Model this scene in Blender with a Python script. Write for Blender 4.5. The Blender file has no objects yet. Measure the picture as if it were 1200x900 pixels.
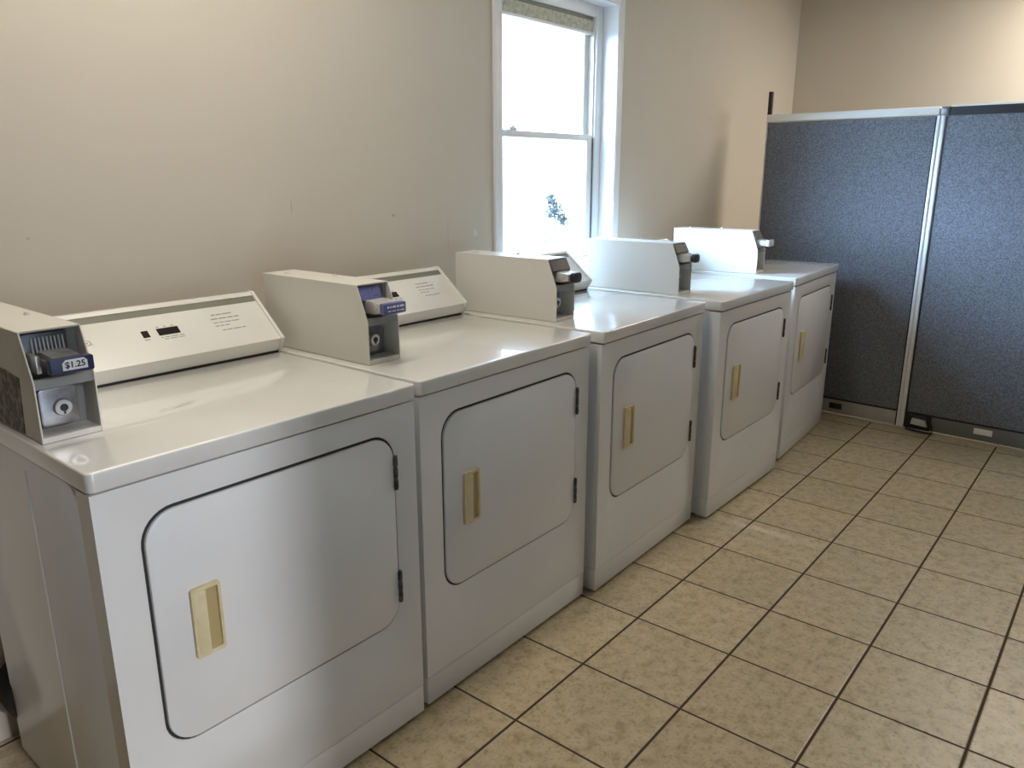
import bpy, bmesh, math, random
from mathutils import Vector, Matrix
random.seed(7)
C = bpy.context.scene.collection
PI = math.pi

# ------------------------------------------------------------------ helpers
def MB():
    return bmesh.new()

def box(bm, x0, x1, y0, y1, z0, z1, bev=0.0, seg=2):
    vs = [bm.verts.new((x, y, z)) for x in (x0, x1) for y in (y0, y1) for z in (z0, z1)]
    idx = [(0, 1, 3, 2), (4, 6, 7, 5), (0, 4, 5, 1), (2, 3, 7, 6), (0, 2, 6, 4), (1, 5, 7, 3)]
    fs = [bm.faces.new([vs[i] for i in f]) for f in idx]
    bmesh.ops.recalc_face_normals(bm, faces=fs)
    if bev > 0:
        es = {e for f in fs for e in f.edges}
        bmesh.ops.bevel(bm, geom=list(es), offset=bev, segments=seg, affect='EDGES', profile=0.5)
    return bm

def prism(bm, poly, a0, a1, axis='x', bev=0.0, seg=2):
    """extrude a closed polygon along an axis; poly holds the two other coordinates"""
    def mk(a, p):
        if axis == 'x': return (a, p[0], p[1])
        if axis == 'y': return (p[0], a, p[1])
        return (p[0], p[1], a)
    A = [bm.verts.new(mk(a0, p)) for p in poly]
    B = [bm.verts.new(mk(a1, p)) for p in poly]
    fs = [bm.faces.new(A), bm.faces.new(list(reversed(B)))]
    n = len(poly)
    for i in range(n):
        j = (i + 1) % n
        fs.append(bm.faces.new((A[j], A[i], B[i], B[j])))
    bmesh.ops.recalc_face_normals(bm, faces=fs)
    if bev > 0:
        es = {e for f in fs[:2] for e in f.edges}
        bmesh.ops.bevel(bm, geom=list(es), offset=bev, segments=seg, affect='EDGES', profile=0.5)
    return bm

def rrect(x0, x1, z0, z1, r, n=8):
    pts = []
    for cx, cz, a in ((x1 - r, z1 - r, 0), (x0 + r, z1 - r, 90), (x0 + r, z0 + r, 180), (x1 - r, z0 + r, 270)):
        for k in range(n + 1):
            t = math.radians(a + 90 * k / n)
            pts.append((cx + r * math.cos(t), cz + r * math.sin(t)))
    return pts

def ring(bm, outer, hole, n, y0, y1, bev=0.0):
    """plate in the xz plane with a rounded-rect hole; outer is a rect tuple or a point list as long as hole"""
    m = len(hole)
    if isinstance(outer, tuple):
        X0, X1, Z0, Z1 = outer
        cor = [(X1, Z1), (X0, Z1), (X0, Z0), (X1, Z0)]
        op = [cor[i // (n + 1)] for i in range(m)]
    else:
        op = outer
    def layer(y):
        cache = {}
        def V(p):
            k = (round(p[0], 6), round(p[1], 6))
            if k not in cache: cache[k] = bm.verts.new((p[0], y, p[1]))
            return cache[k]
        return [V(p) for p in op], [V(p) for p in hole]
    o0, h0 = layer(y0); o1, h1 = layer(y1)
    fs = []; rim = []
    def F(vs):
        u = []
        for v in vs:
            if v not in u: u.append(v)
        if len(u) >= 3:
            f = bm.faces.new(u); fs.append(f); return f
    for i in range(m):
        j = (i + 1) % m
        F((o0[i], o0[j], h0[j], h0[i])); F((o1[j], o1[i], h1[i], h1[j]))
        F((h0[i], h0[j], h1[j], h1[i])); F((o0[j], o0[i], o1[i], o1[j]))
        rim.append((h0[i], h0[j]))
    bmesh.ops.recalc_face_normals(bm, faces=fs)
    if bev > 0:
        es = [e for e in (bm.edges.get(p) for p in rim) if e]
        bmesh.ops.bevel(bm, geom=es, offset=bev, segments=2, affect='EDGES', profile=0.5)
    return bm

def cyl(bm, p0, p1, r, n=20, r1=None, bev=0.0):
    p0, p1 = Vector(p0), Vector(p1); d = (p1 - p0).normalized()
    u = d.orthogonal().normalized(); w = d.cross(u)
    r1 = r if r1 is None else r1
    A = [bm.verts.new(p0 + (u * math.cos(2 * PI * k / n) + w * math.sin(2 * PI * k / n)) * r) for k in range(n)]
    B = [bm.verts.new(p1 + (u * math.cos(2 * PI * k / n) + w * math.sin(2 * PI * k / n)) * r1) for k in range(n)]
    fs = [bm.faces.new(A), bm.faces.new(list(reversed(B)))]
    for k in range(n):
        j = (k + 1) % n
        fs.append(bm.faces.new((A[j], A[k], B[k], B[j])))
    bmesh.ops.recalc_face_normals(bm, faces=fs)
    if bev > 0:
        bmesh.ops.bevel(bm, geom=[e for e in fs[1].edges], offset=bev, segments=2, affect='EDGES')
    return bm

def tube(bm, pts, r, n=8):
    pts = [Vector(p) for p in pts]; rings = []
    for i, p in enumerate(pts):
        d = (pts[min(i + 1, len(pts) - 1)] - pts[max(i - 1, 0)]).normalized()
        u = d.cross(Vector((0.13, 0.21, 0.97))).normalized(); w = d.cross(u)
        rr = r[i] if isinstance(r, (list, tuple)) else r
        rings.append([bm.verts.new(p + (u * math.cos(2 * PI * k / n) + w * math.sin(2 * PI * k / n)) * rr) for k in range(n)])
    fs = []
    for a, b in zip(rings, rings[1:]):
        for k in range(n):
            j = (k + 1) % n
            fs.append(bm.faces.new((a[k], a[j], b[j], b[k])))
    fs.append(bm.faces.new(list(reversed(rings[0])))); fs.append(bm.faces.new(rings[-1]))
    bmesh.ops.recalc_face_normals(bm, faces=fs)
    return bm

def obj(name, bm, m, parent=None, smooth=True, label=None, mtx=None):
    if mtx is not None: bmesh.ops.transform(bm, matrix=mtx, verts=bm.verts)
    me = bpy.data.meshes.new(name)
    bm.to_mesh(me); bm.free()
    me.materials.append(m)
    if smooth:
        for p in me.polygons: p.use_smooth = True
        me.set_sharp_from_angle(angle=math.radians(32))
    o = bpy.data.objects.new(name, me); C.objects.link(o)
    if parent is not None: o.parent = parent
    if label: o['label'] = label
    return o

def thing(name, label, cat, loc=(0, 0, 0), rz=0.0, group=None):
    o = bpy.data.objects.new(name, None); C.objects.link(o)
    o.location = loc; o.rotation_euler = (0, 0, rz); o.empty_display_size = 0.1
    o['label'] = label; o['category'] = cat
    if group: o['group'] = group
    return o

def struct(name, bm, m, parent=None, smooth=False):
    o = obj(name, bm, m, parent, smooth)
    if parent is None: o['kind'] = 'structure'
    return o

def text_bm(txt, size, mtx, depth=0.0003, spacing=1.0):
    cu = bpy.data.curves.new('text', 'FONT'); cu.body = txt; cu.size = size; cu.extrude = depth
    cu.align_x = 'CENTER'; cu.align_y = 'CENTER'; cu.space_character = spacing
    cu.offset = size * 0.02; cu.resolution_u = 3
    to = bpy.data.objects.new('text', cu); C.objects.link(to)
    dg = bpy.context.evaluated_depsgraph_get()
    me = to.evaluated_get(dg).to_mesh()
    bm = bmesh.new(); bm.from_mesh(me)
    to.evaluated_get(dg).to_mesh_clear()
    bpy.data.objects.remove(to); bpy.data.curves.remove(cu)
    bmesh.ops.transform(bm, matrix=mtx, verts=bm.verts)
    return bm

# ------------------------------------------------------------------ materials
def mat(name, col, rough=0.5, metal=0.0, coat=0.0, spec=0.5, emit=None, estr=0.0):
    m = bpy.data.materials.new(name); m.use_nodes = True
    b = m.node_tree.nodes['Principled BSDF']
    b.inputs['Base Color'].default_value = (*col, 1); b.inputs['Roughness'].default_value = rough
    b.inputs['Metallic'].default_value = metal; b.inputs['Coat Weight'].default_value = coat
    b.inputs['Coat Roughness'].default_value = 0.08
    b.inputs['Specular IOR Level'].default_value = spec
    if emit:
        b.inputs['Emission Color'].default_value = (*emit, 1); b.inputs['Emission Strength'].default_value = estr
    return m

def N(m, kind, **kw):
    n = m.node_tree.nodes.new(kind)
    for k, v in kw.items(): setattr(n, k, v)
    return n

def L(m, a, b): m.node_tree.links.new(a, b)

def bsdf(m): return m.node_tree.nodes['Principled BSDF']

def noisy(m, scale, c0, c1, lo=0.35, hi=0.65, detail=4.0, bump=0.0, bscale=None, dist=0.001, rough=None):
    """noise between two colours plus an optional noise bump, in object coordinates"""
    tc = N(m, 'ShaderNodeTexCoord'); no = N(m, 'ShaderNodeTexNoise')
    no.inputs['Scale'].default_value = scale; no.inputs['Detail'].default_value = detail
    L(m, tc.outputs['Object'], no.inputs['Vector'])
    cr = N(m, 'ShaderNodeValToRGB')
    cr.color_ramp.elements[0].position = lo; cr.color_ramp.elements[0].color = (*c0, 1)
    cr.color_ramp.elements[1].position = hi; cr.color_ramp.elements[1].color = (*c1, 1)
    L(m, no.outputs['Fac'], cr.inputs['Fac']); L(m, cr.outputs['Color'], bsdf(m).inputs['Base Color'])
    if bump:
        nb = N(m, 'ShaderNodeTexNoise'); nb.inputs['Scale'].default_value = bscale or scale
        nb.inputs['Detail'].default_value = 3.0
        L(m, tc.outputs['Object'], nb.inputs['Vector'])
        bp = N(m, 'ShaderNodeBump'); bp.inputs['Strength'].default_value = bump; bp.inputs['Distance'].default_value = dist
        L(m, nb.outputs['Fac'], bp.inputs['Height']); L(m, bp.outputs['Normal'], bsdf(m).inputs['Normal'])
    return m

M = {}
YW = 0.80          # inner face of the wall behind the dryers
M['enamel'] = noisy(mat('white_enamel', (.8, .8, .78), .30, coat=.25), 3.0, (.76, .755, .745), (.80, .795, .785), bump=.06, bscale=220, dist=.0006)
M['lid'] = noisy(mat('lid_enamel', (.8, .79, .76), .25, coat=1.0), 4.0, (.70, .685, .65), (.74, .73, .70), bump=.03, bscale=7, dist=.002)
bsdf(M['lid']).inputs['Coat Roughness'].default_value = .035; bsdf(M['lid']).inputs['Coat IOR'].default_value = 1.6
M['box'] = noisy(mat('coin_box_paint', (.7, .67, .6), .38), 5, (.69, .665, .61), (.71, .685, .63), bump=.05, bscale=200, dist=.0006)
M['console'] = noisy(mat('console_paint', (.76, .74, .68), .35), 6, (.75, .73, .67), (.79, .77, .72))
M['olive'] = mat('olive_trim', (.20, .195, .15), .45)
M['ivory'] = noisy(mat('ivory_plastic', (.72, .6, .36), .38), 30, (.66, .55, .31), (.74, .63, .40))
M['ivory_shaded'] = mat('ivory_recess_shade', (.46, .36, .17), .45)  # ivory darkened to paint the shade inside the handle recess
M['hinge'] = noisy(mat('hinge_steel', (.13, .12, .11), .5, .5), 60, (.06, .05, .045), (.16, .15, .14))
M['gap'] = mat('dark_gap', (.03, .03, .03), .8)
M['steel'] = noisy(mat('galvanised_steel', (.5, .5, .5), .32, .9), 25, (.36, .36, .37), (.62, .62, .62))
M['darksteel'] = noisy(mat('dark_steel', (.2, .2, .2), .4, .7), 25, (.14, .14, .15), (.24, .24, .25))
M['liner'] = mat('grey_liner', (.25, .25, .24), .45, .3)
M['plate'] = noisy(mat('brushed_lock_plate', (.3, .3, .32), .38, .85), 30, (.22, .22, .24), (.36, .36, .38))
M['chrome'] = mat('chrome', (.62, .62, .63), .3, .9)
M['slot'] = mat('slot_plate', (.10, .095, .09), .55)
M['black'] = mat('black_plastic', (.015, .015, .017), .4)
M['navy'] = mat('navy_plastic', (.018, .026, .085), .35)
M['blue'] = noisy(mat('blue_label', (.08, .1, .3), .45), 320, (.06, .07, .22), (.17, .19, .40))
M['paper'] = mat('white_label', (.82, .82, .84), .5)
M['ink'] = mat('grey_print', (.34, .33, .31), .6)
M['display'] = mat('display_window', (.018, .012, .012), .15)
M['red'] = mat('display_digit', (.10, .05, .05), .3)
M['slide_light'] = mat('slide_metal', (.62, .60, .58), .35, .4)
M['sticker'] = noisy(mat('dark_sticker', (.1, .09, .07), .5), 70, (.035, .03, .025), (.21, .19, .15), .48, .60)
M['wall'] = noisy(mat('wall_paint', (.6, .53, .43), .6, spec=.3), 1.3, (.62, .562, .475), (.645, .585, .50), bump=.08, bscale=130, dist=.001)
m = M['wall']; prev = bsdf(m).inputs['Base Color'].links[0].from_socket
tcx = N(m, 'ShaderNodeTexCoord')
for cx, cz, rx, rz, col, k in ((.989, 1.282, .003, .022, (.45, .40, .33), .7), (1.408, 1.24, .010, .007, (.36, .31, .25), .6), (.246, 1.234, .006, .005, (.40, .35, .28), .45),
                               (1.838, 1.154, .016, .016, (.75, .72, .68), .6), (1.683, 1.165, .0025, .07, (.48, .44, .38), .5), (1.02, 1.05, .008, .006, (.45, .30, .22), .5)):
    mpn = N(m, 'ShaderNodeMapping'); mpn.vector_type = 'TEXTURE'; mpn.inputs['Location'].default_value = (cx, YW, cz); mpn.inputs['Scale'].default_value = (rx, 1.0, rz)
    L(m, tcx.outputs['Object'], mpn.inputs['Vector'])
    ln = N(m, 'ShaderNodeVectorMath', operation='LENGTH'); L(m, mpn.outputs[0], ln.inputs[0])
    mrn = N(m, 'ShaderNodeMapRange'); mrn.inputs['From Min'].default_value = .6; mrn.inputs['From Max'].default_value = 1.0
    mrn.inputs['To Min'].default_value = k; mrn.inputs['To Max'].default_value = 0.0; L(m, ln.outputs['Value'], mrn.inputs['Value'])
    mxn = N(m, 'ShaderNodeMix', data_type='RGBA'); mxn.inputs[7].default_value = (*col, 1)
    L(m, mrn.outputs[0], mxn.inputs[0]); L(m, prev, mxn.inputs[6]); prev = mxn.outputs[2]
L(m, prev, bsdf(m).inputs['Base Color'])
M['wall_dark'] = noisy(mat('unseen_wall_dark', (.2, .16, .12), .6), 5, (.17, .135, .10), (.22, .18, .14))  # unseen walls coloured dark to cut their bounce onto the dryer fronts
M['ceiling'] = noisy(mat('ceiling_paint', (.8, .78, .73), .8), 40, (.78, .76, .71), (.82, .80, .75))
M['trim'] = mat('white_trim_paint', (.86, .85, .86), .4)
M['vinyl'] = mat('white_vinyl', (.88, .87, .83), .35)
M['alu'] = noisy(mat('light_frame_metal', (.6, .59, .55), .4, .2), 12, (.56, .55, .51), (.66, .65, .61))
M['cap'] = mat('cream_cap_rail', (.90, .88, .82), .4)
M['kick'] = noisy(mat('kick_plate', (.42, .40, .35), .5), 18, (.40, .38, .33), (.46, .44, .39))
M['kick_dark'] = mat('dark_kick_plate', (.17, .172, .155), .5)
M['strip'] = mat('floor_strip', (.46, .41, .33), .5)
M['post'] = mat('grooved_post_metal', (.82, .82, .80), .3, .15)
M['bulb'] = mat('lamp_diffuser', (.9, .9, .9), .5, emit=(1.0, .93, .80), estr=6.0)
M['door'] = noisy(mat('door_paint', (.5, .47, .42), .5), 10, (.48, .45, .40), (.54, .51, .46))
M['bark'] = noisy(mat('bark', (.1, .08, .06), .9), 20, (.16, .14, .12), (.24, .22, .19))
M['leaf'] = noisy(mat('foliage', (.05, .07, .04), .7), 12, (.075, .08, .075), (.14, .145, .13))
M['gravel'] = noisy(mat('pale_ground', (.5, .48, .44), .9), 8, (.62, .58, .50), (.78, .74, .66), bump=.3)

# woven blind
m = mat('woven_blind', (.3, .28, .22), .8); M['blind'] = m
noisy(m, 60, (.46, .43, .32), (.66, .62, .48), bump=.5, bscale=140, dist=.002)

# partition fabric: fine speckled blue-grey weave
m = mat('partition_fabric', (.15, .17, .22), .95, spec=.15); M['fabric'] = m
noisy(m, 170, (.125, .13, .15), (.245, .255, .28), .36, .64, detail=3, bump=.7, bscale=260, dist=.002)
bsdf(m).inputs['Sheen Weight'].default_value = .15
bsdf(m).inputs['Sheen Roughness'].default_value = .5

# clear glass that stays glass for any ray
m = bpy.data.materials.new('window_glass'); m.use_nodes = True; M['glass'] = m
nt = m.node_tree; nt.nodes.remove(bsdf(m))
out = nt.nodes['Material Output']
tr = N(m, 'ShaderNodeBsdfTransparent'); gl = N(m, 'ShaderNodeBsdfGlossy'); gl.inputs['Roughness'].default_value = .02
lw = N(m, 'ShaderNodeLayerWeight'); lw.inputs['Blend'].default_value = .5
pw = N(m, 'ShaderNodeMath', operation='POWER'); pw.inputs[1].default_value = 5.0; L(m, lw.outputs['Facing'], pw.inputs[0])
fr = N(m, 'ShaderNodeMath', operation='MULTIPLY_ADD'); fr.inputs[1].default_value = .9; fr.inputs[2].default_value = .04; L(m, pw.outputs[0], fr.inputs[0])
mx = N(m, 'ShaderNodeMixShader')
L(m, fr.outputs[0], mx.inputs[0]); L(m, tr.outputs[0], mx.inputs[1]); L(m, gl.outputs[0], mx.inputs[2])
L(m, mx.outputs[0], out.inputs['Surface'])

# floor tiles: square ceramic tile, brown grout
PITCH = 0.31201; GX, GY, GTH = 0.86723, -0.16714, -0.012475
m = mat('floor_tile', (.4, .33, .23), .42); M['tile'] = m
tc = N(m, 'ShaderNodeTexCoord'); mp = N(m, 'ShaderNodeMapping'); mp.vector_type = 'TEXTURE'
mp.inputs['Location'].default_value = (GX, GY, 0); mp.inputs['Rotation'].default_value = (0, 0, GTH)
mp.inputs['Scale'].default_value = (PITCH, PITCH, PITCH)
L(m, tc.outputs['Object'], mp.inputs['Vector'])
sep = N(m, 'ShaderNodeSeparateXYZ'); L(m, mp.outputs[0], sep.inputs[0])
def mth(op, a, b=None):
    n = N(m, 'ShaderNodeMath', operation=op)
    for i, v in enumerate((a, b)):
        if v is None: continue
        if isinstance(v, (int, float)): n.inputs[i].default_value = v
        else: L(m, v, n.inputs[i])
    return n.outputs[0]
def edge(c):    # distance to the nearest joint, in tile units
    f = mth('FRACT', c); return mth('MINIMUM', f, mth('SUBTRACT', 1.0, f))
ex, ey = edge(sep.outputs[0]), edge(sep.outputs[1])
# joints running along the row of dryers are wider than the cross joints
d = mth('MINIMUM', mth('MULTIPLY', ex, 1.2), ey)
gr = N(m, 'ShaderNodeMapRange'); gr.inputs['From Min'].default_value = .0095; gr.inputs['From Max'].default_value = .0145
L(m, d, gr.inputs['Value'])
n1 = N(m, 'ShaderNodeTexNoise'); n1.inputs['Scale'].default_value = 26; n1.inputs['Detail'].default_value = 7; n1.inputs['Roughness'].default_value = .65
n2 = N(m, 'ShaderNodeTexNoise'); n2.inputs['Scale'].default_value = 3.2; n2.inputs['Detail'].default_value = 2
L(m, tc.outputs['Object'], n1.inputs['Vector']); L(m, tc.outputs['Object'], n2.inputs['Vector'])
cr = N(m, 'ShaderNodeValToRGB')
e = cr.color_ramp.elements
e[0].position = .36; e[0].color = (.39, .315, .185, 1); e[1].position = .62; e[1].color = (.58, .485, .33, 1)
k = cr.color_ramp.elements.new(.48); k.color = (.51, .42, .268, 1)
L(m, n1.outputs['Fac'], cr.inputs['Fac'])
cr2 = N(m, 'ShaderNodeValToRGB'); cr2.color_ramp.elements[0].position = .4; cr2.color_ramp.elements[1].position = .7
cr2.color_ramp.elements[0].color = (.96, .96, .96, 1); cr2.color_ramp.elements[1].color = (1.03, 1.0, .98, 1)
L(m, n2.outputs['Fac'], cr2.inputs['Fac'])
mul = N(m, 'ShaderNodeMix', data_type='RGBA', blend_type='MULTIPLY'); mul.inputs[0].default_value = 1.0
L(m, cr.outputs['Color'], mul.inputs[6]); L(m, cr2.outputs['Color'], mul.inputs[7])
n3 = N(m, 'ShaderNodeTexNoise'); n3.inputs['Scale'].default_value = 85; n3.inputs['Detail'].default_value = 3
L(m, tc.outputs['Object'], n3.inputs['Vector'])
spk = N(m, 'ShaderNodeMapRange'); spk.inputs['From Min'].default_value = .33; spk.inputs['From Max'].default_value = .46
spk.inputs['To Min'].default_value = .72; spk.inputs['To Max'].default_value = 1.0
L(m, n3.outputs['Fac'], spk.inputs['Value'])
mul3 = N(m, 'ShaderNodeMix', data_type='RGBA', blend_type='MULTIPLY'); mul3.inputs[0].default_value = 1.0
L(m, mul.outputs[2], mul3.inputs[6]); L(m, spk.outputs[0], mul3.inputs[7])
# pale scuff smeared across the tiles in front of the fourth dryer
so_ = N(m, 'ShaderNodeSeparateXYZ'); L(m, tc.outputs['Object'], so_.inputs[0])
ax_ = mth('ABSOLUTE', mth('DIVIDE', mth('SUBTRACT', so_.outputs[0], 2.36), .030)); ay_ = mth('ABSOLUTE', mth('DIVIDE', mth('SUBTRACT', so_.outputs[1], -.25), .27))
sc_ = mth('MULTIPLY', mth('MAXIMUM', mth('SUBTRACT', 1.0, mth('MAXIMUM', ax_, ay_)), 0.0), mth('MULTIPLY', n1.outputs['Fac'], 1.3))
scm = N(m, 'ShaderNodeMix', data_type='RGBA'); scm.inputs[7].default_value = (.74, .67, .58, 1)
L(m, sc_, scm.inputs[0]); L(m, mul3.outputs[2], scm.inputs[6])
fl = N(m, 'ShaderNodeVectorMath', operation='FLOOR'); L(m, mp.outputs[0], fl.inputs[0])
wn = N(m, 'ShaderNodeTexWhiteNoise', noise_dimensions='2D'); L(m, fl.outputs[0], wn.inputs['Vector'])
tv = N(m, 'ShaderNodeMapRange'); tv.inputs['To Min'].default_value = .93; tv.inputs['To Max'].default_value = 1.06
L(m, wn.outputs['Value'], tv.inputs['Value'])
mul2 = N(m, 'ShaderNodeMix', data_type='RGBA', blend_type='MULTIPLY'); mul2.inputs[0].default_value = 1.0
L(m, scm.outputs[2], mul2.inputs[6]); L(m, tv.outputs[0], mul2.inputs[7])
mixg = N(m, 'ShaderNodeMix', data_type='RGBA'); mixg.inputs[6].default_value = (.055, .032, .022, 1)
L(m, gr.outputs[0], mixg.inputs[0]); L(m, mul2.outputs[2], mixg.inputs[7]); L(m, mixg.outputs[2], bsdf(m).inputs['Base Color'])
gb = N(m, 'ShaderNodeMapRange'); gb.inputs['From Min'].default_value = .006; gb.inputs['From Max'].default_value = .022
L(m, d, gb.inputs['Value'])
hs = mth('ADD', gb.outputs[0], mth('MULTIPLY', n1.outputs['Fac'], .25))
bp_ = N(m, 'ShaderNodeBump'); bp_.inputs['Strength'].default_value = .55; bp_.inputs['Distance'].default_value = .002
L(m, hs, bp_.inputs['Height']); L(m, bp_.outputs['Normal'], bsdf(m).inputs['Normal'])
rg = N(m, 'ShaderNodeMapRange'); rg.inputs['To Min'].default_value = .9; rg.inputs['To Max'].default_value = .40
L(m, gr.outputs[0], rg.inputs['Value']); L(m, rg.outputs[0], bsdf(m).inputs['Roughness'])

# ------------------------------------------------------------------ room shell
YW = 0.80          # inner face of the wall behind the dryers
XR = 5.20          # inner face of the far wall
XL = -5.0          # inner face of the near end wall
YF = -2.30         # inner face of the front wall, behind the photographer
ZC = 2.60
WX0, WX1, WZ0, WZ1 = 1.995, 2.852, 0.93, 2.125     # window opening

def wall_with_holes(axis, a0, a1, z0, z1, t0, t1, holes):
    """wall slab along an axis with rectangular openings (a0,a1,z0,z1)"""
    bm = MB()
    xs = sorted({a0, a1, *[h[0] for h in holes], *[h[1] for h in holes]})
    zs = sorted({z0, z1, *[h[2] for h in holes], *[h[3] for h in holes]})
    for xa, xb in zip(xs, xs[1:]):
        for za, zb in zip(zs, zs[1:]):
            cx, cz = (xa + xb) / 2, (za + zb) / 2
            if any(h[0] < cx < h[1] and h[2] < cz < h[3] for h in holes): continue
            if axis == 'x': box(bm, xa, xb, t0, t1, za, zb)
            else: box(bm, t0, t1, xa, xb, za, zb)
    bmesh.ops.remove_doubles(bm, verts=bm.verts, dist=1e-5)
    # drop the inner faces shared by two neighbouring blocks
    seen = {}
    for f in bm.faces: seen.setdefault(tuple(sorted(v.index for v in f.verts)), []).append(f)
    bm.verts.index_update()
    seen = {}
    for f in bm.faces: seen.setdefault(tuple(sorted(v.index for v in f.verts)), []).append(f)
    bmesh.ops.delete(bm, geom=[f for fs in seen.values() if len(fs) > 1 for f in fs], context='FACES_ONLY')
    return bm

T = 0.16
bm = MB(); box(bm, XL - T, XR + T, YF - T, YW + T, -0.12, 0.0); struct('floor', bm, M['tile'])
bm = MB(); box(bm, XL - T, XR + T, YF - T, YW + T, ZC, ZC + .12); struct('ceiling', bm, M['ceiling'])
struct('wall_back', wall_with_holes('x', XL - T, XR + T, 0, ZC, YW, YW + T, [(WX0, WX1, WZ0, WZ1)]), M['wall'])
FW = (FWX0, FWX1, FWZ0, FWZ1) = (-0.40, 0.385, 0.02, 2.05)      # glazed door in the front wall
SW = (SWX0, SWX1, SWZ0, SWZ1) = (4.42, 5.0, 0.9, 2.0)        # small window beyond the partition
struct('wall_front', wall_with_holes('x', XL, XR, 0, ZC, YF - T, YF, [FW, SW]), M['wall_dark'])
bm = MB(); box(bm, XR, XR + T, YF - T, YW, 0, ZC); struct('wall_right', bm, M['wall'])
bm = MB(); box(bm, XL - T, XL, YF - T, YW, 0, ZC); struct('wall_left', bm, M['wall_dark'])
bm = MB(); box(bm, .16, XR, YW - .012, YW, 0, .09, .003); struct('baseboard_back', bm, M['trim'])
bm = MB(); box(bm, XR - .012, XR, YF, YW - .012, 0, .09, .003); struct('baseboard_right', bm, M['trim'])

# window behind the dryers: white vinyl double-hung unit set into the wall
win = bpy.data.objects.new('window_1', None); C.objects.link(win); win.location = ((WX0 + WX1) / 2, YW, WZ0); win['kind'] = 'structure'
def wp(name, bm, mt, smooth=True, label=None):
    bmesh.ops.translate(bm, vec=-Vector(win.location), verts=bm.verts)
    return obj(name, bm, mt, win, smooth, label)
# thin casing bead on the wall around the opening
bm = MB()
for a in ((WX0 - .045, WX0, WZ0 - .045, WZ1 + .045), (WX1, WX1 + .045, WZ0 - .045, WZ1 + .045), (WX0, WX1, WZ1, WZ1 + .045), (WX0, WX1, WZ0 - .045, WZ0)):
    box(bm, a[0], a[1], YW - .012, YW + .001, a[2], a[3], .003)
wp('window_casing', bm, M['trim'])
# painted jamb liner
bm = MB()
for a in ((WX0, WX0 + .006, WZ0, WZ1), (WX1 - .006, WX1, WZ0, WZ1), (WX0 + .006, WX1 - .006, WZ1 - .006, WZ1), (WX0 + .006, WX1 - .006, WZ0, WZ0 + .006)):
    box(bm, a[0], a[1], YW - .008, YW + .075, a[2], a[3])
wp('jamb_liner', bm, M['trim'])
YU = YW + .072
bm = MB()
fx0, fx1, fz0, fz1 = WX0 + .006, WX1 - .006, WZ0 + .006, WZ1 - .006
for a in ((fx0, fx0 + .055, fz0, fz1), (fx1 - .055, fx1, fz0, fz1), (fx0 + .055, fx1 - .055, fz1 - .05, fz1), (fx0 + .055, fx1 - .055, fz0, fz0 + .05)):
    box(bm, a[0], a[1], YU, YU + .07, a[2], a[3], .004)
for a in ((fx0 + .055, fx0 + .067), (fx1 - .067, fx1 - .055)):
    box(bm, a[0], a[1], YU + .008, YU + .06, fz0 + .05, fz1 - .05, .002)
wp('window_frame', bm, M['vinyl'])
sx0, sx1 = fx0 + .067, fx1 - .067
ZM = 1.540
def sash(name, z0, z1, y, wb, wt):
    bm = MB()
    for a in ((sx0, sx0 + .04, z0, z1), (sx1 - .04, sx1, z0, z1), (sx0 + .04, sx1 - .04, z1 - wt, z1), (sx0 + .04, sx1 - .04, z0, z0 + wb)):
        box(bm, a[0], a[1], y, y + .026, a[2], a[3], .003)
    s = wp(name, bm, M['vinyl'])
    bm = MB(); box(bm, sx0 + .038, sx1 - .038, y + .011, y + .015, z0 + wb - .002, z1 - wt + .002)
    g = wp('glass_pane', bm, M['glass'], False)
    return s
sash('upper_sash', ZM - .014, fz1 - .05, YU + .034, .028, .035)
sash('lower_sash', fz0 + .05, ZM + .014, YU + .008, .045, .028)
bm = MB(); box(bm, 2.16, 2.21, YU + .010, YU + .036, ZM + .014, ZM + .026, .004); cyl(bm, (2.185, YU + .02, ZM + .026), (2.185, YU + .02, ZM + .032), .012, 16)
wp('sash_lock', bm, M['vinyl'])
bm = MB(); cyl(bm, (fx1 - .061, YU + .006, fz0 + .07), (fx1 - .061, YU + .006, ZM), .0035, 10)
cyl(bm, (fx1 - .061, YU + .006, fz0 + .06), (fx1 - .061, YU + .006, fz0 + .075), .007, 10)
wp('sash_track', bm, M['darksteel'])

# raised woven blind at the head of the window, just inside the upper glass
bl = thing('window_blind', 'raised beige woven blind bunched at the top of the bright window', 'blind', ((sx0 + sx1) / 2, YU + .024, fz1 - .05))
hw = (sx1 - sx0) / 2 - .004
bm = MB(); box(bm, -hw, hw, -.012, .009, -.016, 0, .003); obj('head_rail', bm, M['olive'], bl)
bm = MB()
prof = [(-.010, -.016), (-.013, -.030), (-.010, -.042), (-.014, -.054), (-.010, -.066), (.006, -.066), (.006, -.016)]
prism(bm, prof, -hw, hw, 'x', .001, 1); obj('woven_shade', bm, M['blind'], bl)
bm = MB(); box(bm, -hw, hw, -.012, .008, -.078, -.065, .003); obj('bottom_rail', bm, M['vinyl'], bl)

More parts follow.
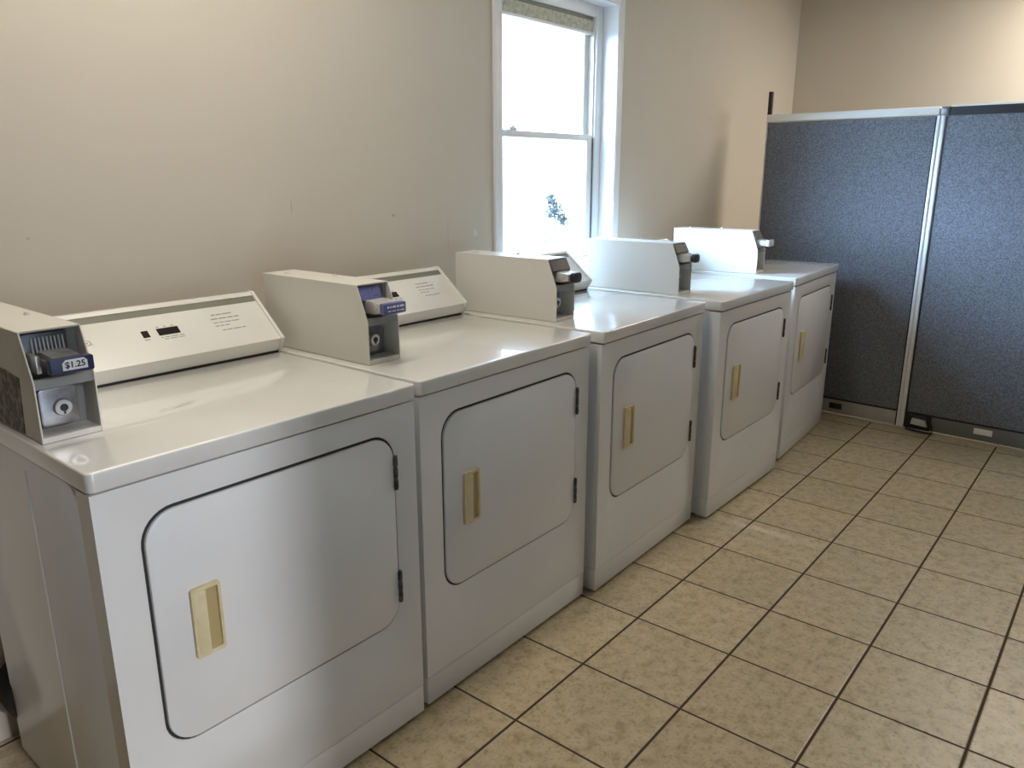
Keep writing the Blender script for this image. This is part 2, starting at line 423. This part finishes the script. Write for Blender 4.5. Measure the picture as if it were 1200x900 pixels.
# openings behind the photographer
def simple_window(name, h, yc, mullions):
    r = bpy.data.objects.new(name, None); C.objects.link(r); r.location = ((h[0] + h[1]) / 2, yc, h[2]); r['kind'] = 'structure'
    o = -Vector(r.location); w = .06
    bm = MB()
    for a in ((h[0], h[0] + w, h[2], h[3]), (h[1] - w, h[1], h[2], h[3]), (h[0] + w, h[1] - w, h[3] - w, h[3]), (h[0] + w, h[1] - w, h[2], h[2] + w)):
        box(bm, a[0], a[1], yc - .03, yc + .03, a[2], a[3], .004)
    for mz in mullions: box(bm, h[0] + w, h[1] - w, yc - .02, yc + .02, mz - .03, mz + .03, .004)
    bmesh.ops.translate(bm, vec=o, verts=bm.verts); obj('frame', bm, M['trim'], r)
    bm = MB(); box(bm, h[0] + w, h[1] - w, yc - .003, yc + .003, h[2] + w, h[3] - w)
    bmesh.ops.translate(bm, vec=o, verts=bm.verts); obj('glass_pane', bm, M['glass'], r, False)
    return r
simple_window('door_1', FW, YF - .08, [1.0])
simple_window('window_2', SW, YF - .08, [1.45])

# ------------------------------------------------------------------ dryers
W, D, H, LT = 0.7366, 0.665, 0.907, 0.037
LB = H - LT
DX0, DX1, DZ0, DZ1, DR = 0.080, 0.664, 0.318, 0.800, 0.060

def dashes(bm, rows, mtx):
    """illegible rows of small print: (x, z, [word widths], height)"""
    t = MB()
    for x, z, words, h in rows:
        for w in words:
            box(t, x, x + w, -.0004, .0002, z, z + h); x += w + .0035
    bmesh.ops.transform(t, matrix=mtx, verts=t.verts)
    me = bpy.data.meshes.new('tmp'); t.to_mesh(me); t.free(); bm.from_mesh(me); bpy.data.meshes.remove(me)

def coin_box(root, bx, style):
    """coin meter in local dryer coordinates; the painted shell is the part, its fittings are its sub-parts"""
    w = 0.107; yf, yt, yb = .206, .242, .645; zb, zk, zt = H + .001, 1.020, 1.110
    side = [(yf, zb), (yf, zk), (yt, zt), (yb, zt), (yb, zb)]
    bm = MB()
    prism(bm, side, bx, bx + .003, 'x', .0008, 1)
    prism(bm, side, bx + w - .003, bx + w, 'x', .0008, 1)
    box(bm, bx + .003, bx + w - .003, yt + .002, yb - .001, zt - .003, zt)                 # top
    box(bm, bx + .003, bx + w - .003, yb - .004, yb - .001, zb, zt - .003)                 # back
    box(bm, bx + .003, bx + w - .003, yf + .001, yf + .06, zb, zb + .010)                  # sill
    shell = obj('coin_box', bm, M['box'], root)
    ix0, ix1 = bx + .003, bx + w - .003
    # interior liner of the two recesses
    bm = MB()
    box(bm, ix0, ix1, yf + .058, yf + .062, zb, zt - .004)
    box(bm, ix0, ix1, yf + .004, yf + .058, zk - .013, zk - .005, .001)
    prism(bm, [(yf + .002, zk - .012), (yf + .004, zk + .006), (yf + .012, zk + .006), (yf + .012, zk - .012)], ix0, ix1, 'x')
    obj('recess_liner', bm, M['liner'], shell, label='grey recess behind the coin slide')
    # lower recess: lock plate with rounded corners and a round lock
    px0, px1 = bx + .010, bx + (.078 if style == 'price' else .066)
    yl = yf + (.018 if style == 'price' else .030)
    bm = MB(); prism(bm, rrect(px0, px1, zb + .024, zk - .016, .010, 6), yl, yf + .058, 'y', .003)
    obj('lock_plate', bm, M['plate' if style == 'price' else 'darksteel'], shell, label='metal lock plate')
    lx, lz = (px0 + px1) / 2 + .004, (zb + zk) / 2 + .002
    bm = MB(); cyl(bm, (lx, yl, lz), (lx, yl - .009, lz), .0165, 28, .0145, .001); obj('lock', bm, M['chrome'], shell, label='round chrome lock')
    bm = MB(); cyl(bm, (lx, yl - .009, lz), (lx, yl - .0105, lz), .007, 20); box(bm, lx - .0015, lx + .0015, yl - .011, yl - .009, lz - .012, lz + .002)
    obj('keyhole', bm, M['black'], shell, label='black keyhole')
    # upper recess: back plate with vertical fins or a blue sticker
    if style == 'price':
        bm = MB()
        for k in range(9):
            x = bx + .022 + k * .0066
            prism(bm, [(yf + .042, 1.066), (yf + .058, 1.066), (yf + .058, 1.094), (yf + .046, 1.094)], x, x + .0028, 'x')
        obj('coin_guide', bm, M['chrome'], shell, label='row of bright vertical coin guide fins')
        bm = MB(); box(bm, ix0 + .004, ix1 - .018, yf + .050, yf + .058, zk + .02, zt - .008, .002); obj('slot_plate', bm, M['darksteel'], shell)
    elif style == 'blue':
        bm = MB(); prism(bm, [(yf + .030, 1.070), (yf + .040, 1.070), (yf + .050, 1.102), (yf + .042, 1.102)], ix0 + .002, ix1 - .025, 'x')
        obj('instruction_sticker', bm, M['blue'], shell, label='blue instruction sticker')
        bm = MB()
        mt = Matrix.Translation((bx + .008, yf + .0335, 1.076)) @ Matrix.Rotation(math.radians(-20), 4, 'X')
        dashes(bm, [(.004, .004, [.010, .014, .008, .012], .002), (.002, .011, [.016, .010, .018], .003), (.006, .019, [.012, .018], .002)], mt)
        obj('sticker_print', bm, M['paper'], shell)
    else:
        bm = MB(); prism(bm, [(yf + .014, 1.0735), (yf + .058, 1.0735), (yf + .058, 1.105), (yf + .030, 1.105)], ix0 + .001, ix1 - .004, 'x', .001)
        obj('slot_plate', bm, M['slot'], shell, label='dark grey slot plate')
    # the push-in coin slide
    s0, s1 = bx + .022, bx + .086
    ye = .163
    bm = MB()
    if style == 'price':
        box(bm, s0 + .004, s1 - .004, ye + .02, yf + .058, 1.043, 1.058, .002)
        prism(bm, [(ye + .012, 1.050), (ye + .012, 1.066), (yf + .02, 1.070), (yf + .056, 1.070), (yf + .056, 1.050)], s0 + .008, s1 - .008, 'x', .002)
        box(bm, s0 - .010, s0 - .002, yf + .006, yf + .058, 1.036, 1.068, .001)
    else:
        prism(bm, [(ye + .012, 1.042), (ye + .012, 1.064), (yf + .010, 1.070), (yf + .056, 1.070), (yf + .056, 1.036), (yf + .004, 1.036)], s0, s1, 'x', .003)
        cyl(bm, (s0 + .0005, yf - .004, 1.054), (s0 - .0025, yf - .004, 1.054), .009, 18)
    sl = obj('coin_slide', bm, M['steel' if style in ('price',) else 'slide_light'], shell, label='pale metal coin slide')
    bm = MB()
    if style in ('price', 'blue'):
        prism(bm, rrect(s0 - .006, s1 + .004, 1.040, 1.068, .004, 4), ye - .004, ye + .014, 'y', .002)
    elif style == 'round':
        prism(bm, rrect(s0 + .010, s1 - .008, 1.036, 1.069, .013, 6), ye - .004, ye + .014, 'y', .003)
    else:
        prism(bm, rrect(s0 - .002, s1 + .002, 1.038, 1.068, .004, 4), ye - .002, ye + .014, 'y', .002)
    obj('slide_handle', bm, M[{'price': 'navy', 'blue': 'blue', 'round': 'black', 'plain': 'slide_light'}[style]], shell,
        label={'price': 'navy slide handle with a white price label', 'blue': 'blue printed slide handle', 'round': 'black rounded slide handle', 'plain': 'pale slide handle'}[style])
    rot = Matrix.Rotation(PI / 2, 4, 'X')
    if style == 'price':
        xc = (s0 + s1) / 2 + .002
        bm = MB(); prism(bm, [(xc - .020, 1.046), (xc + .022, 1.046), (xc + .022, 1.060), (xc + .017, 1.065), (xc - .014, 1.065), (xc - .020, 1.059)], ye - .0052, ye - .004, 'y')
        obj('price_label', bm, M['paper'], shell, label='white price label')
        obj('price_text', text_bm('$1.25', .0155, Matrix.Translation((xc + .001, ye - .0056, 1.0552)) @ rot), M['black'], shell, label='price reading $1.25')
    elif style == 'blue':
        bm = MB(); dashes(bm, [(s0 + .006, 1.047, [.010, .012, .010, .012], .0025), (s0 + .004, 1.056, [.006, .004, .012, .006, .014], .005)], Matrix.Translation((0, ye - .0042, 0)))
        obj('handle_print', bm, M['paper'], shell)
    # screws on top
    for qx, qy, r in ((.03, .075, .008), (.08, .22, .006)):
        bm = MB(); cyl(bm, (bx + qx, yb - qy, zt), (bx + qx, yb - qy, zt + .006), r, 14, r * .75, .001); obj('lid_screw', bm, M['box'], shell)
    return shell

def make_dryer(style, bx, full=True, tree_only=False):
    root = bpy.data.objects.new('dryer', None); C.objects.link(root)
    # body behind the front panel, with the raised field pressed into each side
    bm = MB(); box(bm, .0025, W - .0025, .055, D, .016, LB - .002, .002)
    for a, b in ((.0, .003), (W - .003, W)):       # pressed bead down each side
        box(bm, a, b, .288, .2945, .03, LB - .03, .0014, 1)
    obj('cabinet', bm, M['enamel'], root)
    # front panel with the door opening
    n = 8
    bm = MB(); ring(bm, (.0015, W - .0015, .0925, LB - .005), rrect(DX0 - .0055, DX1 + .004, DZ0 - .004, DZ1 + .0065, DR + .004, n), n, .004, .056, .002)
    obj('front_panel', bm, M['enamel'], root)
    bm = MB(); box(bm, .0015, W - .0015, .0044, .056, .013, .0908, .0015); obj('toe_panel', bm, M['enamel'], root)
    for fx in (.05, W - .05):
        for fy in (.07, D - .05):
            bm = MB(); cyl(bm, (fx, fy, 0), (fx, fy, .018), .018, 16); obj('foot', bm, M['black'], root)
    # door and its fittings
    bm = MB(); prism(bm, rrect(DX0, DX1, DZ0, DZ1, DR, n), .0005, .030, 'y', .004)
    door = obj('door', bm, M['enamel'], root)
    bm = MB(); ring(bm, rrect(DX0 - .0052, DX1 + .0037, DZ0 - .0037, DZ1 + .0062, DR + .0037, n), rrect(DX0 + .0003, DX1 - .0003, DZ0 + .0003, DZ1 - .0003, DR, n), n, .0065, .030)
    obj('door_gap_shade', bm, M['gap'], root, label='black ring painting the shade in the gap round the door')  # black ring stands for the shade inside the door gap
    hx0, hx1, hz0, hz1 = .146, .206, .484, .630
    bm = MB(); ring(bm, rrect(hx0, hx1, hz0, hz1, .006, 4), rrect(hx0 + .006, hx1 - .006, hz0 + .008, hz1 - .008, .004, 4), 4, -.008, .0005, .0015)
    prism(bm, [(hx0 + .004, -.0075), (hx0 + .022, -.0125), (hx0 + .027, -.0125), (hx0 + .027, -.002), (hx0 + .004, -.002)], hz0 + .007, hz1 - .007, 'z', .001)
    hd = obj('handle', bm, M['ivory'], door, label='ivory plastic recessed door handle')
    bm = MB(); box(bm, hx0 + .026, hx1 - .005, -.001, .0003, hz0 + .007, hz1 - .007); obj('handle_recess', bm, M['ivory_shaded'], door)  # flat plate, recess shade put into its darker ivory
    for z0, z1 in ((.664, .748), (.369, .452)):
        bm = MB(); xh = DX1 + .002
        cyl(bm, (xh, -.001, z0), (xh, -.001, z1), .0048, 12)
        for k in range(3): cyl(bm, (xh, -.001, z0 + (z1 - z0) * (k + .5) / 3 - .010), (xh, -.001, z0 + (z1 - z0) * (k + .5) / 3 + .010), .0058, 12)
        box(bm, xh - .004, xh + .004, -.001, .026, z0 + .004, z1 - .004)
        obj('hinge', bm, M['hinge'], door, label='dark steel hinge')
    # lid
    bm = MB()
    r = .013
    pl = rrect(-.0015, W + .0015, -.004, D + .004, r, 6)
    prism(bm, pl, LB, H, 'z', .0042, 3)
    obj('top_lid', bm, M['lid'], root)
    # control console along the back of the lid
    P = [(.532, H), (.512, .948), (.645, 1.060), (.660, 1.060), (.660, H)]
    cx0, cx1 = bx + .109, W
    dy, dz = .133, .112; sl = math.hypot(dy, dz); dy /= sl; dz /= sl
    bm = MB()
    prism(bm, [(.534, H), (.515, .948), (.6455, 1.0578), (.659, 1.0578), (.659, H)], cx0, cx1 - .008, 'x', .0012)
    # lip along the top edge
    prism(bm, [(.637, 1.0535), (.645, 1.062), (.660, 1.062), (.660, 1.05), (.640, 1.05)], cx0, cx1 - .006, 'x', .001)
    con = obj('console', bm, M['console'], root)
    bm = MB(); prism(bm, [(.531, H), (.510, .946), (.5105, .951), (.643, 1.0635), (.661, 1.0635), (.661, H)], cx1 - .009, cx1, 'x', .0015)
    obj('end_cap', bm, M['console'], con)
    bm = MB(); prism(bm, [(.5318, H), (.530, H + .006), (.540, H + .006), (.540, H)], cx0, cx1 - .009, 'x'); obj('console_base_line', bm, M['gap'], con, label='dark line under the console')  # thin dark strip along the foot of the console
    # frame of the sloping face: x along dryer, z' up the slope
    ang = math.atan2(dy, dz)
    F = Matrix.Translation((0, .515, .948)) @ Matrix.Rotation(-ang, 4, 'X')
    sl2 = math.hypot(.1305, .1098)
    bm = MB(); box(bm, cx0 + .001, cx1 - .010, -.0006, .002, .1415, .1615); obj('trim_strip', bm, M['olive'], con, label='dark olive strip along the console top', mtx=F)
    for xa, xb, zb in ((.384, .401, .095), (.423, .478, .096)):
        bm = MB(); box(bm, xa, xb, -.0012, .002, .074, zb, .0004, 1); obj('display', bm, M['display'], con, label='dark display window', mtx=F)
    bm = MB(); dashes(bm, [(.425, .066, [.006, .012, .018, .012], .0025), (.430, .060, [.012, .018, .016], .002)], F)
    obj('display_caption', bm, M['ink'], con, False, label='small grey print under the display')
    bm = MB(); dashes(bm, [(.384, .066, [.013], .0025)], F); obj('button_caption', bm, M['ink'], con, False)
    for xa in (.426, .445, .464):
        bm = MB(); dashes(bm, [(xa, .1, [.006], .0025)], F); obj('digit_caption', bm, M['ink'], con, False)
    bm = MB()
    dashes(bm, [(.579, .112, [.010, .014, .026], .003), (.572, .098, [.018, .022, .016, .014], .0032), (.574, .085, [.012, .012, .018, .020], .0025),
                (.574, .074, [.010, .010, .012], .0025), (.586, .058, [.010, .014, .022, .010], .0028)], F)
    obj('instruction_print', bm, M['ink'], con, False, label='rows of small grey printed instructions')
    if cx0 < .16:
        bm = MB()
        for k in range(24):
            a0, a1 = 2 * PI * k / 24, 2 * PI * (k + 1) / 24
            bm.faces.new([bm.verts.new((.252 + rr * 1.5 * math.cos(a), -.0003, rr * math.sin(a) + .085)) for a, rr in ((a0, .009), (a1, .009), (a1, .0072), (a0, .0072))])
        box(bm, .243, .258, -.0004, .0002, .083, .0865); box(bm, .258, .268, -.0004, .0002, .078, .0795)
        obj('emblem', bm, M['ink'], con, False, label='oval printed emblem', mtx=F)
    coin_box(root, bx, style)
    return root

XS = [0.0, 0.75584, 1.52460, 2.30182, 3.16005]
YS = [0.04762, 0.03702, 0.00701, -0.03717, -0.02296]
YAW = [-1.288, -0.486, 0.386, -1.029, 2.417]
BX = [.012, .028, .040, .036, .040]
STY = ['price', 'blue', 'round', 'round', 'plain']
LBL = ['nearest and largest white coin-operated dryer, with a $1.25 price label on its slide',
       'second white coin-operated dryer from the camera, with a blue printed coin slide',
       'middle white coin-operated dryer of the row of five, under the left half of the window',
       'fourth white coin-operated dryer from the camera, second from the blue-grey partition',
       'farthest white coin-operated dryer of the row, standing right next to the blue-grey partition']
dryers = []
for i in range(5):
    o = make_dryer(STY[i], BX[i])
    o.location = (XS[i], YS[i], 0); o.rotation_euler = (0, 0, math.radians(YAW[i]))
    o['label'] = LBL[i]; o['category'] = 'dryer'; o['group'] = 'coin-operated dryers in a row along the wall'
    dryers.append(o)
# dark sticker on the exposed side of the nearest coin box
d0 = dryers[0]
cb = [c for c in d0.children if c.name.startswith('coin_box')][0]
bm = MB(); prism(bm, [(.285, H + .004), (.270, 1.022), (.340, 1.028), (.50, 1.028), (.50, H + .004)], BX[0] - .0012, BX[0] + .0005, 'x')
obj('side_sticker', bm, M['sticker'], cb, label='dark printed sticker on the coin box side')

# black ribbed tube added to darken the shaded gap behind the nearest dryer
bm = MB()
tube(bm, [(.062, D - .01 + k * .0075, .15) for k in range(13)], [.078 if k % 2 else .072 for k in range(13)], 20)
obj('gap_shade_tube', bm, M['black'], d0, label='black ribbed tube added as shade behind the dryer')

# ------------------------------------------------------------------ partition
pt = thing('office_partition', 'tall blue-grey fabric office partition of two panels across the room end', 'partition', (4.118, .064, 0), -PI / 2 - .05)
# local: x runs away from the wall, y runs away from the camera
TH = .05
def panel(x0, x1, cap):
    bm = MB(); box(bm, x0, x1, .004, TH - .004, .102, 1.656, .003); obj('fabric_panel', bm, M['fabric'], pt)
    bm = MB(); box(bm, x0, x1, .006, TH - .006, .012, .091, .002); obj('kick_plate', bm, M['kick' if cap else 'kick_dark'], pt, label='grey metal kick plate' if cap else 'darker grey kick plate')
    bm = MB(); box(bm, x0, x1, .009, TH - .009, .0905, .103); obj('reveal_gap', bm, M['black'], pt)
    if cap:
        bm = MB(); box(bm, x0 - .008, x1 + .012, -.003, TH + .003, 1.660, 1.702, .005); obj('cap_rail', bm, M['cap'], pt, label='cream top cap rail')
    else:
        bm = MB(); box(bm, x0, x1, .004, TH - .004, 1.656, 1.664); box(bm, x0, x1, .010, .014, 1.664, 1.698); obj('open_channel', bm, M['black'], pt, label='black open top channel with its cap missing')
        bm = MB(); box(bm, x0 + .01, x1, .026, TH, 1.664, 1.707, .002); obj('channel_lip', bm, M['cap'], pt, label='pale lip behind the open channel')
XA, XB, XC, XD = -.500, .398, .446, 1.42
panel(XA + .008, XB, True)
panel(XC, XD, False)
bm = MB(); box(bm, XA, XA + .007, 0, TH, .012, 1.66, .001); obj('end_frame', bm, M['cap'], pt)
bm = MB(); box(bm, XD, XD + .01, 0, TH, .012, 1.70, .001); obj('end_frame', bm, M['cap'], pt)
bm = MB()
box(bm, XB + .004, XB + .018, -.002, TH, .012, 1.658, .002); box(bm, XB + .018, XB + .026, .006, TH, .012, 1.655); box(bm, XB + .026, XB + .042, -.002, TH, .012, 1.658, .002)
obj('joint_post', bm, M['post'], pt, label='pale double-ribbed post joining the two panels')
bm = MB(); box(bm, XB - .003, XB + .004, .001, TH - .004, .012, 1.655); obj('post_seam', bm, M['black'], pt)
bm = MB(); box(bm, XC - .004, XC + .003, .001, TH - .004, .012, 1.655); obj('post_seam', bm, M['black'], pt)
bm = MB(); box(bm, XC - .030, XC + .008, .002, TH, 1.662, 1.70, .001); cyl(bm, (XC - .004, .001, 1.680), (XC - .004, -.003, 1.680), .006, 12); obj('corner_bracket', bm, M['darksteel'], pt)
bm = MB(); box(bm, XA - .002, XA + .018, .006, .03, 1.695, 1.828, .001); obj('end_bracket', bm, M['black'], pt, label='black upright bracket at the wall end')
bm = MB(); box(bm, .026, .098, .0035, .008, .038, .072, .001); obj('cable_port', bm, M['black'], pt, label='black cable port in the kick plate')
bm = MB(); box(bm, .098, .120, .004, .008, .034, .076, .001); obj('port_cover', bm, M['kick'], pt)
bm = MB(); box(bm, .782, .868, .002, .008, .046, .078, .002); obj('outlet_cover', bm, M['cap'], pt, label='cream outlet cover in the kick plate')
bm = MB(); box(bm, .450, .575, .001, .010, .006, .094, .002); obj('power_recess', bm, M['black'], pt)
bm = MB(); prism(bm, [(.478, .042), (.484, .076), (.55, .072), (.562, .036)], -.022, .004, 'y', .003); 
for k in range(4): box(bm, .490 + k * .016, .498 + k * .016, -.024, -.02, .046, .068, .001)
obj('power_connector', bm, M['alu'], pt, label='grey metal power connector')
bm = MB(); tube(bm, [(.470, -.006, .086), (.52, -.014, .090), (.566, -.016, .078), (.585, -.016, .040), (.592, -.018, .008), (.55, -.022, .006), (.50, -.020, .008), (.456, -.014, .010)], .0065, 10)
obj('power_cable', bm, M['black'], pt, label='black power cable looping round the connector')
bm = MB(); box(bm, XB, XD, -.006, .004, 0, .012, .001); box(bm, XA, XB, -.006, .004, 0, .012, .001); obj('base_strip', bm, M['strip'], pt)

# ------------------------------------------------------------------ ceiling fixtures (above the frame)
def lamp(x, y, power, size=(1.2, .28)):
    bm = MB(); box(bm, -size[0] / 2, size[0] / 2, -size[1] / 2, size[1] / 2, -.06, 0, .01)
    o = obj('trim_%d' % lamp.n, bm, M['trim']); o.location = (x, y, ZC); o['kind'] = 'structure'
    ld = bpy.data.lights.new('ceiling_lamp', 'AREA'); ld.shape = 'RECTANGLE'; ld.size = size[0] * .95; ld.size_y = size[1] * .9
    ld.energy = power; ld.color = (1.0, .925, .80)
    lo = bpy.data.objects.new('ceiling_lamp', ld); C.objects.link(lo); lo.location = (x, y, ZC - .066)
    lamp.n += 1
lamp.n = 1
LAMP = 18
lamp(.5, .12, LAMP); lamp(4.65, -1.1, 44)

# ------------------------------------------------------------------ outdoors
bm = MB(); box(bm, -80, 80, YW + T + .02, 160, -.3, -.06); g = obj('trim_9', bm, M['gravel'], None, False); g.name = 'floor_outdoors'; g['kind'] = 'structure'
bm = MB(); box(bm, -80, 80, -120, YF - T - .02, -.3, -.06); g = obj('floor_street', bm, M['gravel'], None, False); g['kind'] = 'structure'
tr_ = thing('sapling', 'small dark sapling with a leaning stem on pale ground outside the window', 'tree', (13.25, 8.35, -.06), math.radians(-38))
bm = MB(); tube(bm, [(-.42, 0, .02), (-.34, 0, .06), (-.22, 0, .14), (-.13, .01, .34), (-.16, 0, .52), (-.2, 0, .80)], [.03, .03, .026, .024, .02, .01], 8); obj('stem', bm, M['bark'], tr_)
bm = MB()
for k in range(800):
    t = random.random(); a = random.uniform(0, 2 * PI); rr = random.random() ** .6
    cx, cz, rx, rz = random.choice([(-.25, .90, .11, .10), (-.14, .74, .16, .10), (-.26, .62, .12, .10), (-.05, .56, .15, .13), (.02, .44, .12, .11)])
    c = Vector((cx + rx * rr * math.cos(a), random.uniform(-.12, .12), cz + rz * rr * math.sin(a)))
    u = Vector((random.uniform(-1, 1), random.uniform(-1, 1), random.uniform(-1, 1))).normalized() * .03; v = u.orthogonal().normalized() * .018
    bm.faces.new([bm.verts.new(p) for p in (c - u, c + v, c + u, c - v)])
obj('foliage', bm, M['leaf'], tr_, False)

# ------------------------------------------------------------------ sky and daylight
SKY_GLOW, SKY_STREET, SKY_BACK, SUN = 92.0, 1.0, 13.0, 1.5
wd = bpy.data.worlds.new('sky'); bpy.context.scene.world = wd; wd.use_nodes = True
nt = wd.node_tree; bg = nt.nodes['Background']
tcw = nt.nodes.new('ShaderNodeTexCoord')
def wm(op, a, b=None):
    n = nt.nodes.new('ShaderNodeMath'); n.operation = op
    for i, v in enumerate((a, b)):
        if v is None: continue
        if isinstance(v, (int, float)): n.inputs[i].default_value = v
        else: nt.links.new(v, n.inputs[i])
    return n.outputs[0]
# bright hazy cloud glow low on one side of the sky, duller sky on the street side
dp = nt.nodes.new('ShaderNodeVectorMath'); dp.operation = 'DOT_PRODUCT'
dp.inputs[1].default_value = Vector((-.80, .58, .16)).normalized()
nt.links.new(tcw.outputs['Generated'], dp.inputs[0])
glow = wm('MULTIPLY', wm('POWER', wm('MAXIMUM', dp.outputs['Value'], 0.0), 9.0), SKY_GLOW)
sx_ = nt.nodes.new('ShaderNodeSeparateXYZ'); nt.links.new(tcw.outputs['Generated'], sx_.inputs[0])
mr = nt.nodes.new('ShaderNodeMapRange'); mr.inputs['From Min'].default_value = -.15; mr.inputs['From Max'].default_value = .25
mr.inputs['To Min'].default_value = SKY_STREET; mr.inputs['To Max'].default_value = SKY_BACK
nt.links.new(sx_.outputs[1], mr.inputs['Value'])
nt.links.new(wm('ADD', mr.outputs[0], glow), bg.inputs['Strength'])
bg.inputs['Color'].default_value = (.45, .69, 1.0, 1)
# veiled sun on the street side, coming through the glazed door
sl_ = bpy.data.lights.new('sun', 'SUN'); sl_.energy = SUN; sl_.angle = math.radians(5); sl_.color = (.93, .94, 1.0)
so = bpy.data.objects.new('sun', sl_); C.objects.link(so); so.location = (0, -8, 4)
so.rotation_euler = Vector((.015, .93, -.34)).to_track_quat('-Z', 'Y').to_euler()

def portal(loc, rot, sx, sy):
    ld = bpy.data.lights.new('portal', 'AREA'); ld.shape = 'RECTANGLE'; ld.size = sx; ld.size_y = sy
    ld.cycles.is_portal = True
    o = bpy.data.objects.new('portal', ld); C.objects.link(o); o.location = loc; o.rotation_euler = rot
portal(((WX0 + WX1) / 2, YW + T + .01, (WZ0 + WZ1) / 2), (-PI / 2, 0, 0), WX1 - WX0, WZ1 - WZ0)
for h in (FW, SW):
    portal(((h[0] + h[1]) / 2, YF - T - .01, (h[2] + h[3]) / 2), (PI / 2, 0, 0), h[1] - h[0], h[3] - h[2])

# ------------------------------------------------------------------ camera
F_PX = 912.74; CP = Vector((-.49682, -1.24102, 1.38408)); YW_, PT_, RL_ = math.radians(38.50648), math.radians(15.22443), math.radians(-.04398)
f = Vector((math.cos(PT_) * math.cos(YW_), math.cos(PT_) * math.sin(YW_), -math.sin(PT_)))
s = f.cross(Vector((0, 0, 1))).normalized(); u = s.cross(f)
s2 = s * math.cos(RL_) + u * math.sin(RL_); u2 = -s * math.sin(RL_) + u * math.cos(RL_)
cd = bpy.data.cameras.new('camera'); cam = bpy.data.objects.new('camera', cd); C.objects.link(cam)
cd.sensor_fit = 'HORIZONTAL'; cd.sensor_width = 36.0; cd.lens = F_PX / 1200 * 36.0; cd.clip_start = .02; cd.clip_end = 500
mw = Matrix((s2, u2, -f)).transposed().to_4x4(); mw.translation = CP; cam.matrix_world = mw
sc = bpy.context.scene; sc.camera = cam
sc.view_settings.view_transform = 'Standard'; sc.view_settings.look = 'None'; sc.view_settings.gamma = 1.0
sc.view_settings.use_curve_mapping = False; sc.view_settings.exposure = 0.0
sc.cycles.max_bounces = 10; sc.cycles.diffuse_bounces = 6; sc.cycles.use_denoising = True
